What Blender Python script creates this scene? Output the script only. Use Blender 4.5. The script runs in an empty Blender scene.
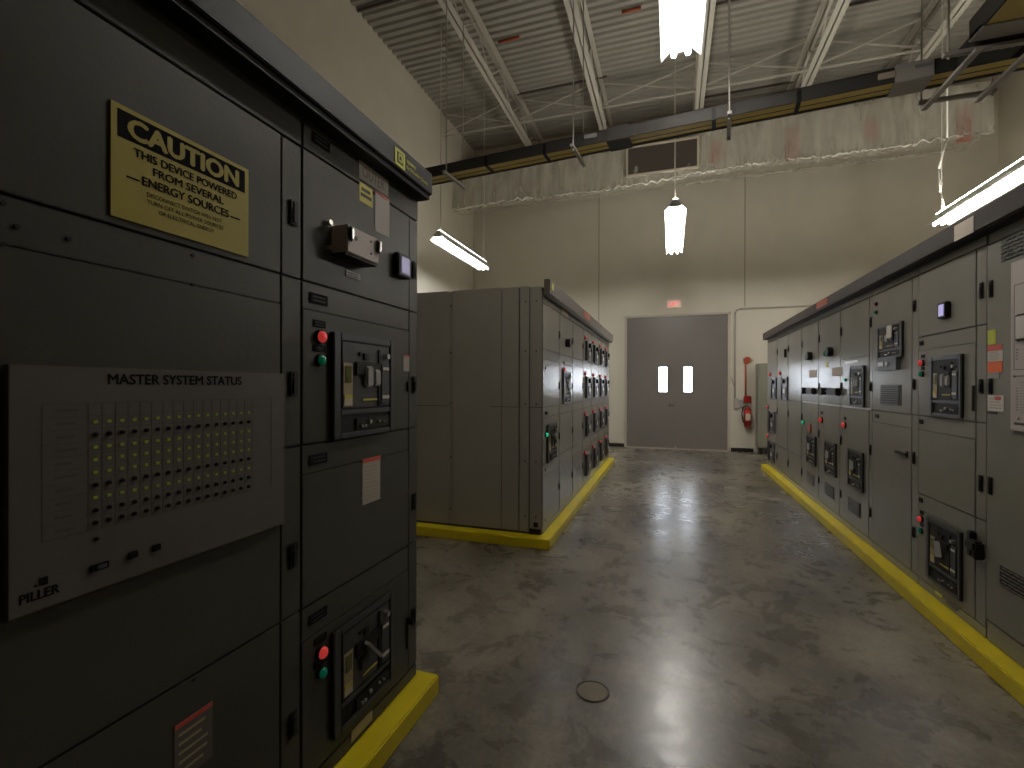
import bpy, bmesh, math, random
from mathutils import Vector, Matrix, noise
random.seed(7)
PI = math.pi
SC = bpy.context.scene
COL = SC.collection
H = 1.43            # camera height
PAD = 0.089         # height of the yellow equipment pads
XL, XR, X2 = -1.113, 1.5915, -1.093   # front planes of the three rows
Y2, YB = 4.149, 11.555
WL, WR, CEIL = -4.93, 5.92, 7.62

# ---------------------------------------------------------------- materials
def mat(name, col, rough=0.5, metal=0.0, emit=None, estr=0.0, spec=0.5, bump=None, var=0.0, coat=0.0):
    m = bpy.data.materials.new(name); m.use_nodes = True
    nt = m.node_tree; b = nt.nodes['Principled BSDF']
    b.inputs['Base Color'].default_value = (*col, 1)
    b.inputs['Roughness'].default_value = rough
    b.inputs['Metallic'].default_value = metal
    b.inputs['Specular IOR Level'].default_value = spec
    b.inputs['Coat Weight'].default_value = coat
    if emit:
        b.inputs['Emission Color'].default_value = (*emit, 1)
        b.inputs['Emission Strength'].default_value = estr
    if var or bump:
        tc = nt.nodes.new('ShaderNodeTexCoord')
        n = nt.nodes.new('ShaderNodeTexNoise'); n.inputs['Scale'].default_value = bump[0] if bump else 4.0
        n.inputs['Detail'].default_value = 4
        nt.links.new(tc.outputs['Object'], n.inputs['Vector'])
        if var:
            n2 = nt.nodes.new('ShaderNodeTexNoise'); n2.inputs['Scale'].default_value = 2.3; n2.inputs['Detail'].default_value = 5
            nt.links.new(tc.outputs['Object'], n2.inputs['Vector'])
            r = nt.nodes.new('ShaderNodeValToRGB')
            r.color_ramp.elements[0].position = 0.3; r.color_ramp.elements[1].position = 0.7
            r.color_ramp.elements[0].color = (*[c * (1 - var) for c in col], 1)
            r.color_ramp.elements[1].color = (*[min(1, c * (1 + var)) for c in col], 1)
            nt.links.new(n2.outputs['Fac'], r.inputs['Fac'])
            nt.links.new(r.outputs['Color'], b.inputs['Base Color'])
        if bump:
            bp = nt.nodes.new('ShaderNodeBump'); bp.inputs['Strength'].default_value = bump[1]; bp.inputs['Distance'].default_value = 0.01
            nt.links.new(n.outputs['Fac'], bp.inputs['Height']); nt.links.new(bp.outputs['Normal'], b.inputs['Normal'])
    return m

M = {}
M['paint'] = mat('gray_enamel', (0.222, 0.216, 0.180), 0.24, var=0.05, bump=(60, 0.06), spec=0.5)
M['paint_l'] = mat('gray_enamel_near_row', (0.056, 0.053, 0.043), 0.42, var=0.05, bump=(60, 0.06), spec=0.28)  # cabinet gray with the left side's shade painted into it
M['endpaint'] = mat('gray_enamel_end', (0.34, 0.32, 0.265), 0.38, var=0.05)  # lighter gray painted in place of light from behind the camera
M['body'] = mat('gray_carcass', (0.05, 0.048, 0.042), 0.6)
M['cornice_mid'] = mat('cornice_taupe', (0.11, 0.095, 0.075), 0.5)
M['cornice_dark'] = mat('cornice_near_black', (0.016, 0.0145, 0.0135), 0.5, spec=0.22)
M['cornice'] = mat('cornice_charcoal', (0.048, 0.038, 0.033), 0.6, spec=0.15)
M['black'] = mat('black_plastic', (0.010, 0.009, 0.008), 0.5, spec=0.3)
M['darkgray'] = mat('dark_gray_plastic', (0.05, 0.05, 0.052), 0.42)
M['midgray'] = mat('mid_gray_plastic', (0.33, 0.315, 0.30), 0.45)
M['blueplastic'] = mat('slate_plastic', (0.10, 0.105, 0.12), 0.4)
M['silver'] = mat('brushed_steel', (0.6, 0.58, 0.54), 0.3, metal=0.9)
M['white'] = mat('white_label', (0.62, 0.58, 0.52), 0.5)
M['offwhite'] = mat('offwhite_panel', (0.50, 0.44, 0.40), 0.5)
M['boardgray'] = mat('gray_brown_board', (0.085, 0.073, 0.063), 0.6)  # pale board, its colour darkened to carry the shade at left
M['cream'] = mat('cream_plastic', (0.55, 0.46, 0.34), 0.5)
M['dull'] = mat('dull_paper', (0.36, 0.33, 0.29), 0.6)  # white sticker paper with near-row shade put into the colour
M['fadedred'] = mat('faded_red_tape', (0.42, 0.17, 0.11), 0.6)
M['hem'] = mat('crumpled_white_polythene', (0.92, 0.89, 0.80), 0.12, spec=1.0)
M['duller'] = mat('dusty_paper', (0.11, 0.10, 0.085), 0.7)  # white sticker near the floor, deep shade painted into its colour
M['tan'] = mat('tan_plate', (0.36, 0.28, 0.17), 0.5)
M['yellowlabel'] = mat('yellow_label', (0.55, 0.47, 0.06), 0.5)
M['limelabel'] = mat('lime_label', (0.55, 0.60, 0.04), 0.5)
M['olive'] = mat('olive_window', (0.10, 0.11, 0.015), 0.3)
M['sign_yellow'] = mat('sign_yellow', (0.34, 0.265, 0.004), 0.45)  # yellow deepened to mustard to carry the shade on the near row
M['kerb'] = mat('safety_yellow_paint', (0.74, 0.59, 0.012), 0.4, var=0.08, bump=(25, 0.12))
M['orange'] = mat('orange_label', (0.85, 0.14, 0.02), 0.5)
M['redlabel'] = mat('red_label', (0.55, 0.08, 0.05), 0.5)
M['red'] = mat('red_enamel', (0.34, 0.025, 0.018), 0.35)
M['redorange'] = mat('red_orange_enamel', (0.40, 0.075, 0.03), 0.4)
M['lens_red'] = mat('red_lens', (0.6, 0.02, 0.02), 0.25, emit=(1.0, 0.08, 0.07), estr=0.17)
M['lens_green'] = mat('green_lens', (0.0, 0.16, 0.09), 0.2, emit=(0.0, 0.8, 0.4), estr=0.02)
M['lens_green_on'] = mat('green_lens_lit', (0.0, 0.3, 0.15), 0.2, emit=(0.05, 1.0, 0.5), estr=0.22)
M['screen'] = mat('lit_meter_screen', (0.05, 0.05, 0.08), 0.2, emit=(0.50, 0.46, 0.80), estr=0.5)
M['screen_dim'] = mat('dim_meter_screen', (0.05, 0.05, 0.08), 0.2, emit=(0.40, 0.36, 0.60), estr=0.26)
M['led_green'] = mat('green_led', (0.2, 0.25, 0.02), 0.4, emit=(0.5, 0.75, 0.05), estr=0.022)
M['wall'] = mat('beige_wall_paint', (0.69, 0.64, 0.53), 0.75, var=0.03, bump=(180, 0.05))
M['joint'] = mat('wall_joint_sealant', (0.42, 0.36, 0.27), 0.7)
M['deck'] = mat('painted_steel_deck', (0.34, 0.322, 0.275), 0.55, var=0.04)
M['joist'] = mat('painted_joist_steel', (0.52, 0.49, 0.42), 0.5)
M['doorpaint'] = mat('door_gray_paint', (0.20, 0.18, 0.165), 0.32, var=0.03)
M['frame'] = mat('door_frame_paint', (0.58, 0.52, 0.42), 0.5)
M['windowglow'] = mat('daylit_glass', (0.8, 0.85, 0.9), 0.1, emit=(0.84, 0.90, 1.0), estr=10)
M['tube'] = mat('fluorescent_tube', (0.9, 0.9, 0.9), 0.3, emit=(1.0, 0.965, 0.91), estr=60)
M['tube_old'] = mat('fluorescent_tube_worn', (0.9, 0.9, 0.9), 0.3, emit=(1.0, 0.965, 0.91), estr=25)  # near aisle lamp turned down so the left row stays darker
M['uplight'] = mat('uplight_diffuser', (0.9, 0.9, 0.9), 0.4, emit=(1.0, 0.955, 0.86), estr=48)  # glow for made-up strips that brighten ceiling and upper walls
M['uplight_dim'] = mat('uplight_diffuser_dim', (0.9, 0.9, 0.9), 0.4, emit=(1.0, 0.955, 0.88), estr=7)
M['tube_dim'] = mat('fluorescent_tube_dim', (0.9, 0.9, 0.9), 0.3, emit=(0.95, 0.97, 1.0), estr=20)
M['signblack'] = mat('matte_black_ink', (0.008, 0.008, 0.008), 0.9, spec=0.1)
M['reflector'] = mat('white_reflector', (0.86, 0.85, 0.80), 0.4)
M['rubber'] = mat('black_rubber_base', (0.018, 0.016, 0.015), 0.5)
M['greencab'] = mat('green_gray_enamel', (0.26, 0.26, 0.20), 0.4)
M['busgray'] = mat('busway_aluminium', (0.055, 0.051, 0.045), 0.6, spec=0.3)
M['busyellow'] = mat('busway_yellow_strip', (0.90, 0.68, 0.17), 0.45)
M['bussteel'] = mat('busway_galvanised', (0.5, 0.47, 0.42), 0.55, metal=0.1)
M['duct'] = mat('duct_sheet_metal', (0.50, 0.47, 0.39), 0.6)
M['grille'] = mat('grille_brown', (0.10, 0.082, 0.07), 0.5)
M['cable'] = mat('white_cable', (0.6, 0.57, 0.5), 0.5)
M['conduit'] = mat('painted_conduit', (0.45, 0.41, 0.34), 0.45)
M['exit_face'] = mat('exit_face', (0.7, 0.6, 0.5), 0.4, emit=(1.0, 0.75, 0.6), estr=0.12)
M['exit_red'] = mat('exit_red', (0.7, 0.05, 0.03), 0.4, emit=(1.0, 0.05, 0.03), estr=0.6)
M['logo'] = mat('logo_yellow', (0.60, 0.58, 0.03), 0.4)
M['cap'] = mat('brass_cleanout', (0.17, 0.14, 0.085), 0.6, var=0.2)
M['exitdim'] = M['exit_red']

def concrete():
    m = bpy.data.materials.new('polished_concrete'); m.use_nodes = True
    nt = m.node_tree; b = nt.nodes['Principled BSDF']; N = nt.nodes.new; L = nt.links.new
    geo = N('ShaderNodeNewGeometry')
    mp = N('ShaderNodeMapping'); mp.inputs['Scale'].default_value = (1, 1, 1); L(geo.outputs['Position'], mp.inputs['Vector'])
    wn = N('ShaderNodeTexNoise'); wn.inputs['Scale'].default_value = 0.9; wn.inputs['Detail'].default_value = 3
    L(mp.outputs['Vector'], wn.inputs['Vector'])
    va = N('ShaderNodeVectorMath'); va.operation = 'SCALE'; va.inputs['Scale'].default_value = 0.25; L(wn.outputs['Color'], va.inputs[0])
    vb = N('ShaderNodeVectorMath'); vb.operation = 'ADD'; L(mp.outputs['Vector'], vb.inputs[0]); L(va.outputs['Vector'], vb.inputs[1])
    def nz(scale, detail, rough, dist=0.0):
        n = N('ShaderNodeTexNoise'); n.inputs['Scale'].default_value = scale; n.inputs['Detail'].default_value = detail
        n.inputs['Roughness'].default_value = rough; n.inputs['Distortion'].default_value = dist
        L(vb.outputs['Vector'], n.inputs['Vector']); return n
    a = nz(1.0, 6, 0.62, 0.5); c = nz(4.5, 10, 0.68, 0.5); d = nz(38, 4, 0.6)
    m1 = N('ShaderNodeMath'); m1.operation = 'MULTIPLY'; m1.inputs[1].default_value = 0.50; L(a.outputs['Fac'], m1.inputs[0])
    m2 = N('ShaderNodeMath'); m2.operation = 'MULTIPLY_ADD'; m2.inputs[1].default_value = 0.30; L(c.outputs['Fac'], m2.inputs[0]); L(m1.outputs[0], m2.inputs[2])
    m3 = N('ShaderNodeMath'); m3.operation = 'MULTIPLY_ADD'; m3.inputs[1].default_value = 0.20; L(d.outputs['Fac'], m3.inputs[0]); L(m2.outputs[0], m3.inputs[2])
    r = N('ShaderNodeValToRGB'); e = r.color_ramp.elements
    e[0].position = 0.40; e[0].color = (0.070, 0.062, 0.050, 1)
    e[1].position = 0.63; e[1].color = (0.37, 0.33, 0.255, 1)
    x = e.new(0.50); x.color = (0.155, 0.138, 0.106, 1)
    L(m3.outputs[0], r.inputs['Fac']); L(r.outputs['Color'], b.inputs['Base Color'])
    rr = N('ShaderNodeMapRange'); rr.inputs['To Min'].default_value = 0.24; rr.inputs['To Max'].default_value = 0.34
    rr.inputs['From Min'].default_value = 0.35; rr.inputs['From Max'].default_value = 0.65
    L(c.outputs['Fac'], rr.inputs['Value']); L(rr.outputs['Result'], b.inputs['Roughness'])
    b.inputs['Specular IOR Level'].default_value = 0.55
    bp = N('ShaderNodeBump'); bp.inputs['Strength'].default_value = 0.012; bp.inputs['Distance'].default_value = 0.01
    L(c.outputs['Fac'], bp.inputs['Height']); L(bp.outputs['Normal'], b.inputs['Normal'])
    return m
M['concrete'] = concrete()

def plastic_sheet():
    m = bpy.data.materials.new('clear_polythene'); m.use_nodes = True
    nt = m.node_tree; b = nt.nodes['Principled BSDF']; N = nt.nodes.new; L = nt.links.new
    b.inputs['Base Color'].default_value = (0.80, 0.76, 0.66, 1); b.inputs['Roughness'].default_value = 0.10
    b.inputs['Specular IOR Level'].default_value = 1.0
    t = N('ShaderNodeBsdfTransparent'); mx = N('ShaderNodeMixShader'); tc = N('ShaderNodeTexCoord'); mp = N('ShaderNodeMapping'); mp.inputs['Scale'].default_value = (3.2, 2, .8); L(tc.outputs['Object'], mp.inputs['Vector'])
    nz = N('ShaderNodeTexNoise'); nz.inputs['Scale'].default_value = 1.6; nz.inputs['Detail'].default_value = 5; nz.inputs['Distortion'].default_value = .6; L(mp.outputs['Vector'], nz.inputs['Vector'])
    mr = N('ShaderNodeMapRange'); mr.inputs['From Min'].default_value = .38; mr.inputs['From Max'].default_value = .66; mr.inputs['To Min'].default_value = .32; mr.inputs['To Max'].default_value = .50
    L(nz.outputs['Fac'], mr.inputs['Value']); L(mr.outputs['Result'], mx.inputs[0])
    L(t.outputs[0], mx.inputs[1]); L(b.outputs[0], mx.inputs[2]); L(mx.outputs[0], nt.nodes['Material Output'].inputs['Surface'])
    return m
M['plastic'] = plastic_sheet()

# ---------------------------------------------------------------- helpers
class MB:
    def __init__(s): s.bm = bmesh.new()
    def box(s, x0, x1, y0, y1, z0, z1, bev=0.0):
        x0, x1 = sorted((x0, x1)); y0, y1 = sorted((y0, y1)); z0, z1 = sorted((z0, z1))
        r = bmesh.ops.create_cube(s.bm, size=1)
        for v in r['verts']:
            v.co = Vector(((x0 + x1) / 2 + v.co.x * (x1 - x0), (y0 + y1) / 2 + v.co.y * (y1 - y0), (z0 + z1) / 2 + v.co.z * (z1 - z0)))
        if bev > 0:
            bev = min(bev, (x1 - x0) * .45, (y1 - y0) * .45, (z1 - z0) * .45)
            ed = {e for v in r['verts'] for e in v.link_edges}
            bmesh.ops.bevel(s.bm, geom=list(ed), offset=bev, segments=2, affect='EDGES', clamp_overlap=True)
        return s
    def cyl(s, p0, p1, r, r2=None, n=14, caps=True):
        p0, p1 = Vector(p0), Vector(p1); d = p1 - p0
        q = d.to_track_quat('Z', 'Y').to_matrix().to_4x4()
        bmesh.ops.create_cone(s.bm, cap_ends=caps, segments=n, radius1=r, radius2=r if r2 is None else r2, depth=d.length,
                              matrix=Matrix.Translation((p0 + p1) / 2) @ q)
        return s
    def tube(s, pts, r, n=8):
        for a, b in zip(pts[:-1], pts[1:]): s.cyl(a, b, r, n=n)
        for p in pts[1:-1]:
            bmesh.ops.create_uvsphere(s.bm, u_segments=n, v_segments=6, radius=r, matrix=Matrix.Translation(p))
        return s
    def sph(s, c, r, sc=(1, 1, 1)):
        bmesh.ops.create_uvsphere(s.bm, u_segments=16, v_segments=10, radius=r, matrix=Matrix.Translation(c) @ Matrix.Diagonal((*sc, 1)))
        return s
    def bar(s, p0, p1, w, h):
        p0, p1 = Vector(p0), Vector(p1); d = p1 - p0
        q = d.to_track_quat('Z', 'Y').to_matrix().to_4x4()
        r = bmesh.ops.create_cube(s.bm, size=1, matrix=Matrix.Translation((p0 + p1) / 2) @ q @ Matrix.Diagonal((w, h, d.length, 1)))
        return s
    def prism(s, prof, axis, a, b):
        # prof: list of 2D points, extruded along axis from a to b; axis 'x' -> (y,z), 'y' -> (x,z), 'z' -> (x,y)
        def P(p, t):
            return {'x': (t, p[0], p[1]), 'y': (p[0], t, p[1]), 'z': (p[0], p[1], t)}[axis]
        A = [s.bm.verts.new(P(p, a)) for p in prof]; B = [s.bm.verts.new(P(p, b)) for p in prof]
        n = len(prof)
        for i in range(n): s.bm.faces.new((A[i], A[(i + 1) % n], B[(i + 1) % n], B[i]))
        s.bm.faces.new(A[::-1]); s.bm.faces.new(B)
        return s
    def build(s, name, m, parent=None, smooth=False, label=None, loc=None):
        bmesh.ops.recalc_face_normals(s.bm, faces=s.bm.faces)
        me = bpy.data.meshes.new(name); s.bm.to_mesh(me); s.bm.free()
        me.materials.append(M[m] if isinstance(m, str) else m)
        if smooth:
            for p in me.polygons: p.use_smooth = True
        o = bpy.data.objects.new(name, me); COL.objects.link(o)
        if parent: o.parent = parent
        if loc: o.location = loc
        if label: o['label'] = label
        return o

def tag(o, label, cat, group=None, kind=None):
    o['label'] = label; o['category'] = cat
    if group: o['group'] = group
    if kind: o['kind'] = kind
    return o
def thing(name, label, cat, loc=(0, 0, 0), rz=0, group=None):
    o = bpy.data.objects.new(name, None); COL.objects.link(o); o.location = loc; o.rotation_euler = (0, 0, rz)
    o.empty_display_size = 0.1
    return tag(o, label, cat, group)
def struct(o): o['kind'] = 'structure'; return o
def copy_tree(o, parent=None):
    c = o.copy(); COL.objects.link(c); c.parent = parent
    for ch in list(o.children): copy_tree(ch, c)
    return c

def text(name, s, x0, x1, z0, z1, y, m, parent, bold=0.0, label=None):
    """flat lettering filling x0..x1, z0..z1 on the plane y, facing -y"""
    cu = bpy.data.curves.new(name, 'FONT'); cu.body = s; cu.size = 1; cu.extrude = 0.0
    cu.resolution_u = 3
    o = bpy.data.objects.new(name, cu); COL.objects.link(o)
    dg = bpy.context.evaluated_depsgraph_get(); dg.update()
    me = bpy.data.meshes.new_from_object(o.evaluated_get(dg)); bpy.data.objects.remove(o); bpy.data.curves.remove(cu)
    xs = [v.co.x for v in me.vertices]; ys = [v.co.y for v in me.vertices]
    ax, bx, ay, by = min(xs), max(xs), min(ys), max(ys)
    for v in me.vertices:
        X = x0 + (v.co.x - ax) / (bx - ax) * (x1 - x0); Z = z0 + (v.co.y - ay) / (by - ay) * (z1 - z0)
        v.co = (X, y, Z)
    if bold:
        bm = bmesh.new(); bm.from_mesh(me); d_ = bold * (z1 - z0) * 1.6
        src = list(bm.faces)
        for k_, (ox, oz) in enumerate(((d_, 0), (-d_, 0), (0, d_ * .7), (0, -d_ * .7))):
            r = bmesh.ops.duplicate(bm, geom=src)
            for v in {v for f in r['geom'] if isinstance(f, bmesh.types.BMFace) for v in f.verts}:
                v.co.x += ox; v.co.z += oz; v.co.y += .00011 * (k_ + 1)
        bm.to_mesh(me); bm.free()
    me.materials.clear(); me.materials.append(M[m])
    me.name = name
    r = bpy.data.objects.new(name, me); COL.objects.link(r); r.parent = parent
    if label: r['label'] = label
    return r

# ---------------------------------------------------------------- room shell
struct(MB().box(WL - .3, WR + .3, -6.3, YB + .3, -.2, 0).build('floor', 'concrete'))
struct(MB().box(WL - .3, WR + .3, YB, YB + .3, 0, CEIL + .3).build('wall_back', 'wall'))
struct(MB().box(WL - .3, WL, -6, YB, 0, CEIL + .3).build('wall_left', 'wall'))
struct(MB().box(WR, WR + .3, -6, YB, 0, CEIL + .3).build('wall_right', 'wall'))
struct(MB().box(WL - .3, WR + .3, -6.3, -6, 0, CEIL + .3).build('wall_front', 'wall'))
# corrugated steel deck
prof = []
y = -6.0; P_ = 0.152
while y < YB:
    prof += [(y, CEIL), (y + .055, CEIL), (y + .075, CEIL + .04), (y + .13, CEIL + .04)]; y += P_
prof += [(YB, CEIL), (YB, CEIL + .3), (-6, CEIL + .3)]
b = MB()
A = [b.bm.verts.new((WL, p[0], p[1])) for p in prof]; B = [b.bm.verts.new((WR, p[0], p[1])) for p in prof]
for i in range(len(prof)):
    j = (i + 1) % len(prof); b.bm.faces.new((A[i], B[i], B[j], A[j]))
struct(b.build('ceiling', 'deck'))
# sheet laps in the deck: darker seams
k = 0
for yy, xa, xb in ((6.6, WL, -3.4), (9.55, -3.2, -1.2), (8.3, .6, 2.5), (10.9, .6, 2.4), (9.0, 2.7, 4.0), (4.9, WL, WR)):
    k += 1
    struct(MB().box(xa + .02, xb - .02, yy, yy + .03, CEIL - .035, CEIL + .0).build('trim_%d' % k, 'grille'))
# wall panel joints
for X in (-1.655, 1.52 + .02):
    k += 1; struct(MB().box(X - .012, X + .012, YB - .006, YB + .01, 3.2 if X > 0 else .1, CEIL).build('trim_%d' % k, 'joint'))
k += 1; struct(MB().box(WL - .01, WL + .03, YB - .03, YB + .01, .1, CEIL).build('trim_%d' % k, 'frame'))
struct(MB().box(WL, -1.01, YB - .012, YB, 0, .080, .003).build('baseboard_back', 'rubber'))
struct(MB().box(1.27, 1.72, YB - .012, YB, 0, .080, .003).build('baseboard_back', 'rubber'))
struct(MB().box(WL, WL + .012, -6, YB - .02, 0, .080, .003).build('baseboard_left', 'rubber'))

# double door
d = bpy.data.objects.new('door_1', None); COL.objects.link(d); d.location = (0, YB, 0); struct(d)
fr = MB()
fr.box(-1.045, -.99, -.035, .0, 0, 3.10, .004).box(1.20, 1.255, -.035, .0, 0, 3.10, .004).box(-1.045, 1.255, -.035, 0, 3.052, 3.10, .004)
fr.build('door_frame', 'frame', d)
def leaf(x0, x1, wx0, wx1):
    w = MB(); z0, z1 = .02, 3.045; a, c = 1.31, 1.885
    w.box(x0, wx0, -.028, 0, z0, z1).box(wx1, x1, -.028, 0, z0, z1).box(wx0, wx1, -.028, 0, z0, a).box(wx0, wx1, -.028, 0, c, z1)
    w.box(wx0 - .012, wx0 + .004, -.034, -.0, a - .012, c + .012).box(wx1 - .004, wx1 + .012, -.034, -.0, a - .012, c + .012)
    w.box(wx0 - .012, wx1 + .012, -.034, -.0, a - .012, a + .004).box(wx0 - .012, wx1 + .012, -.034, -.0, c - .004, c + .012)
    l = w.build('door_leaf', 'doorpaint', d)
    MB().box(wx0 + .002, wx1 - .002, -.014, -.008, a + .002, c - .002).build('vision_glass', 'windowglow', l)
    return l
leaf(-.988, .098, -.262, -.08); leaf(.103, 1.198, .275, .458)
MB().box(.085, .116, -.038, -.028, .02, 3.045, .002).build('astragal', 'doorpaint', d)
MB().box(-.05, .085, -.075, -.05, .985, 1.02, .006).box(-.03, 0, -.05, -.028, .97, 1.035, .004).box(.05, .075, -.05, -.028, .98, 1.03, .004).build('door_handle', 'grille', d)
MB().box(-1.0, 1.21, -.12, 0, .0, .014, .004).box(.09, .12, -.06, -.03, .014, .06).build('threshold', 'frame', d)
hg = MB()
for z in (.35, 1.5, 2.7):
    hg.cyl((-.985, -.04, z), (-.985, -.04, z + .12), .01).cyl((1.195, -.04, z), (1.195, -.04, z + .12), .01)
hg.build('hinges', 'joint', d)

# exit sign
t = thing('exit_sign', 'small lit red and white EXIT sign on the wall above the grey double door', 'sign', (.064, YB, 3.235))
MB().box(-.155, .155, -.05, 0, 0, .185, .008).build('sign_housing', 'exit_face', t)
text('lettering', 'EXIT', -.115, .115, .04, .145, -.053, 'exit_red', t)

# conduit, junction box, alarm, extinguisher beside the door
t = thing('wall_conduit', 'thin grey conduit rising beside the door and bending right along the back wall', 'conduit', (0, YB, 0))
MB().tube([(1.347, -.02, 1.02), (1.347, -.02, 3.05), (1.37, -.02, 3.12), (1.44, -.02, 3.15), (3.4, -.02, 3.15)], .018).build('conduit_run', 'conduit', t, True)
MB().tube([(1.23, -.02, 1.72), (1.27, -.02, 1.62), (1.33, -.02, 1.45)], .010).build('flexible_conduit', 'conduit', t, True)
t = thing('junction_box', 'small grey switch box on the wall at the foot of the conduit', 'electrical box', (1.42, YB, .98))
MB().box(-.09, .0, -.06, 0, -.03, .2, .006).build('box_body', 'conduit', t)
MB().box(.0, .085, -.075, 0, .02, .17, .008).build('switch_housing', 'midgray', t)
t = thing('fire_alarm_station', 'red fire alarm horn and pull box joined by a red conduit above the extinguisher', 'fire alarm', (1.59, YB, 1.1))
MB().cyl((0, -.055, .92), (0, 0, .92),   .07, n=20).box(-.055, .06, -.04, 0, .86, .98, .01).build('alarm_horn', 'redorange', t)
MB().tube([(-.03, -.02, .85), (-.03, -.02, .1)], .017).build('red_conduit', 'redorange', t, True)
MB().box(-.07, .08, -.06, 0, -.02, .13, .01).build('pull_box', 'red', t)
t = thing('fire_extinguisher', 'red fire extinguisher hanging on the back wall right of the door', 'fire extinguisher', (1.59, YB, .55))
b = MB().cyl((0, -.09, .04), (0, -.09, .37), .075, n=20)
b.cyl((0, -.09, .37), (0, -.09, .44), .075, .025, n=20).cyl((0, -.09, 0.0), (0, -.09, .04), .06, .075, n=20).build('cylinder', 'red', t, True)
MB().box(-.05, .052, -.171, -.155, .15, .30, .004).build('instruction_label', 'cream', t)
MB().cyl((0, -.09, .44), (0, -.09, .48), .02).box(-.02, .09, -.105, -.075, .48, .50, .004).box(-.02, .08, -.105, -.075, .515, .53, .004).build('valve', 'silver', t)
MB().tube([(-.03, -.09, .47), (-.09, -.09, .42), (-.115, -.09, .3), (-.10, -.09, .18), (-.08, -.10, .10)], .012).build('hose', 'black', t, True)
MB().box(-.02, .02, -.02, 0, .1, .5, .003).box(-.06, .06, -.02, -.0, .28, .31, .003).build('wall_bracket', 'grille', t)

# green grey cabinet by back wall
t = thing('control_cabinet', 'plain green-grey cabinet on short legs against the back wall behind the right row', 'cabinet', (1.755, YB - .32, 0))
MB().box(0, 1.0, 0, .30, .13, 1.93, .008).build('cabinet_body', 'greencab', t)
MB().box(.03, .97, -.012, 0, .16, 1.90, .004).build('cabinet_door', 'greencab', t)
for x in (.04, .17, .6, .9):
    MB().box(x, x + .05, .03, .08, 0, .13).build('leg', 'rubber', t)
MB().cyl((.21, -.022, 1.10), (.21, -.012, 1.10), .022).build('indicator_lamp', 'lens_green_on', t)
MB().box(.10, .13, -.03, -.012, .99, 1.09, .004).build('cabinet_handle', 'midgray', t)

# ---------------------------------------------------------------- pads
def pad(label, x0, x1, y0, y1):
    o = MB().box(x0, x1, y0, y1, 0, PAD, .006).build('equipment_pad', 'kerb')
    tag(o, label, 'concrete pad', 'yellow painted equipment pads'); return o
pad('yellow painted pad edge under the nearest dark row, ending in the lower left floor', -3.0, XL + .094, -1.0, 1.99)
pad('yellow painted pad with a square corner under the middle switchgear row', -3.1, X2 + .094, 4.024, 9.08)
pad('long yellow painted pad edge running under the right switchgear row', XR - .094, 3.3, .0, 9.25)

# floor clean-out cap
t = thing('floor_cleanout', 'round brass coloured clean-out cap set in the concrete floor', 'floor cap', (-.344, 2.232, 0))
MB().cyl((0, 0, 0), (0, 0, .0035), .070, n=40).build('cap_plate', 'cap', t)
b = MB()
for i in range(40):
    a0, a1 = 2 * PI * i / 40, 2 * PI * (i + 1) / 40
    b.bar((.075 * math.cos(a0), .075 * math.sin(a0), .002), (.075 * math.cos(a1), .075 * math.sin(a1), .002), .006, .005)
b.build('rim', 'body', t)

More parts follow.
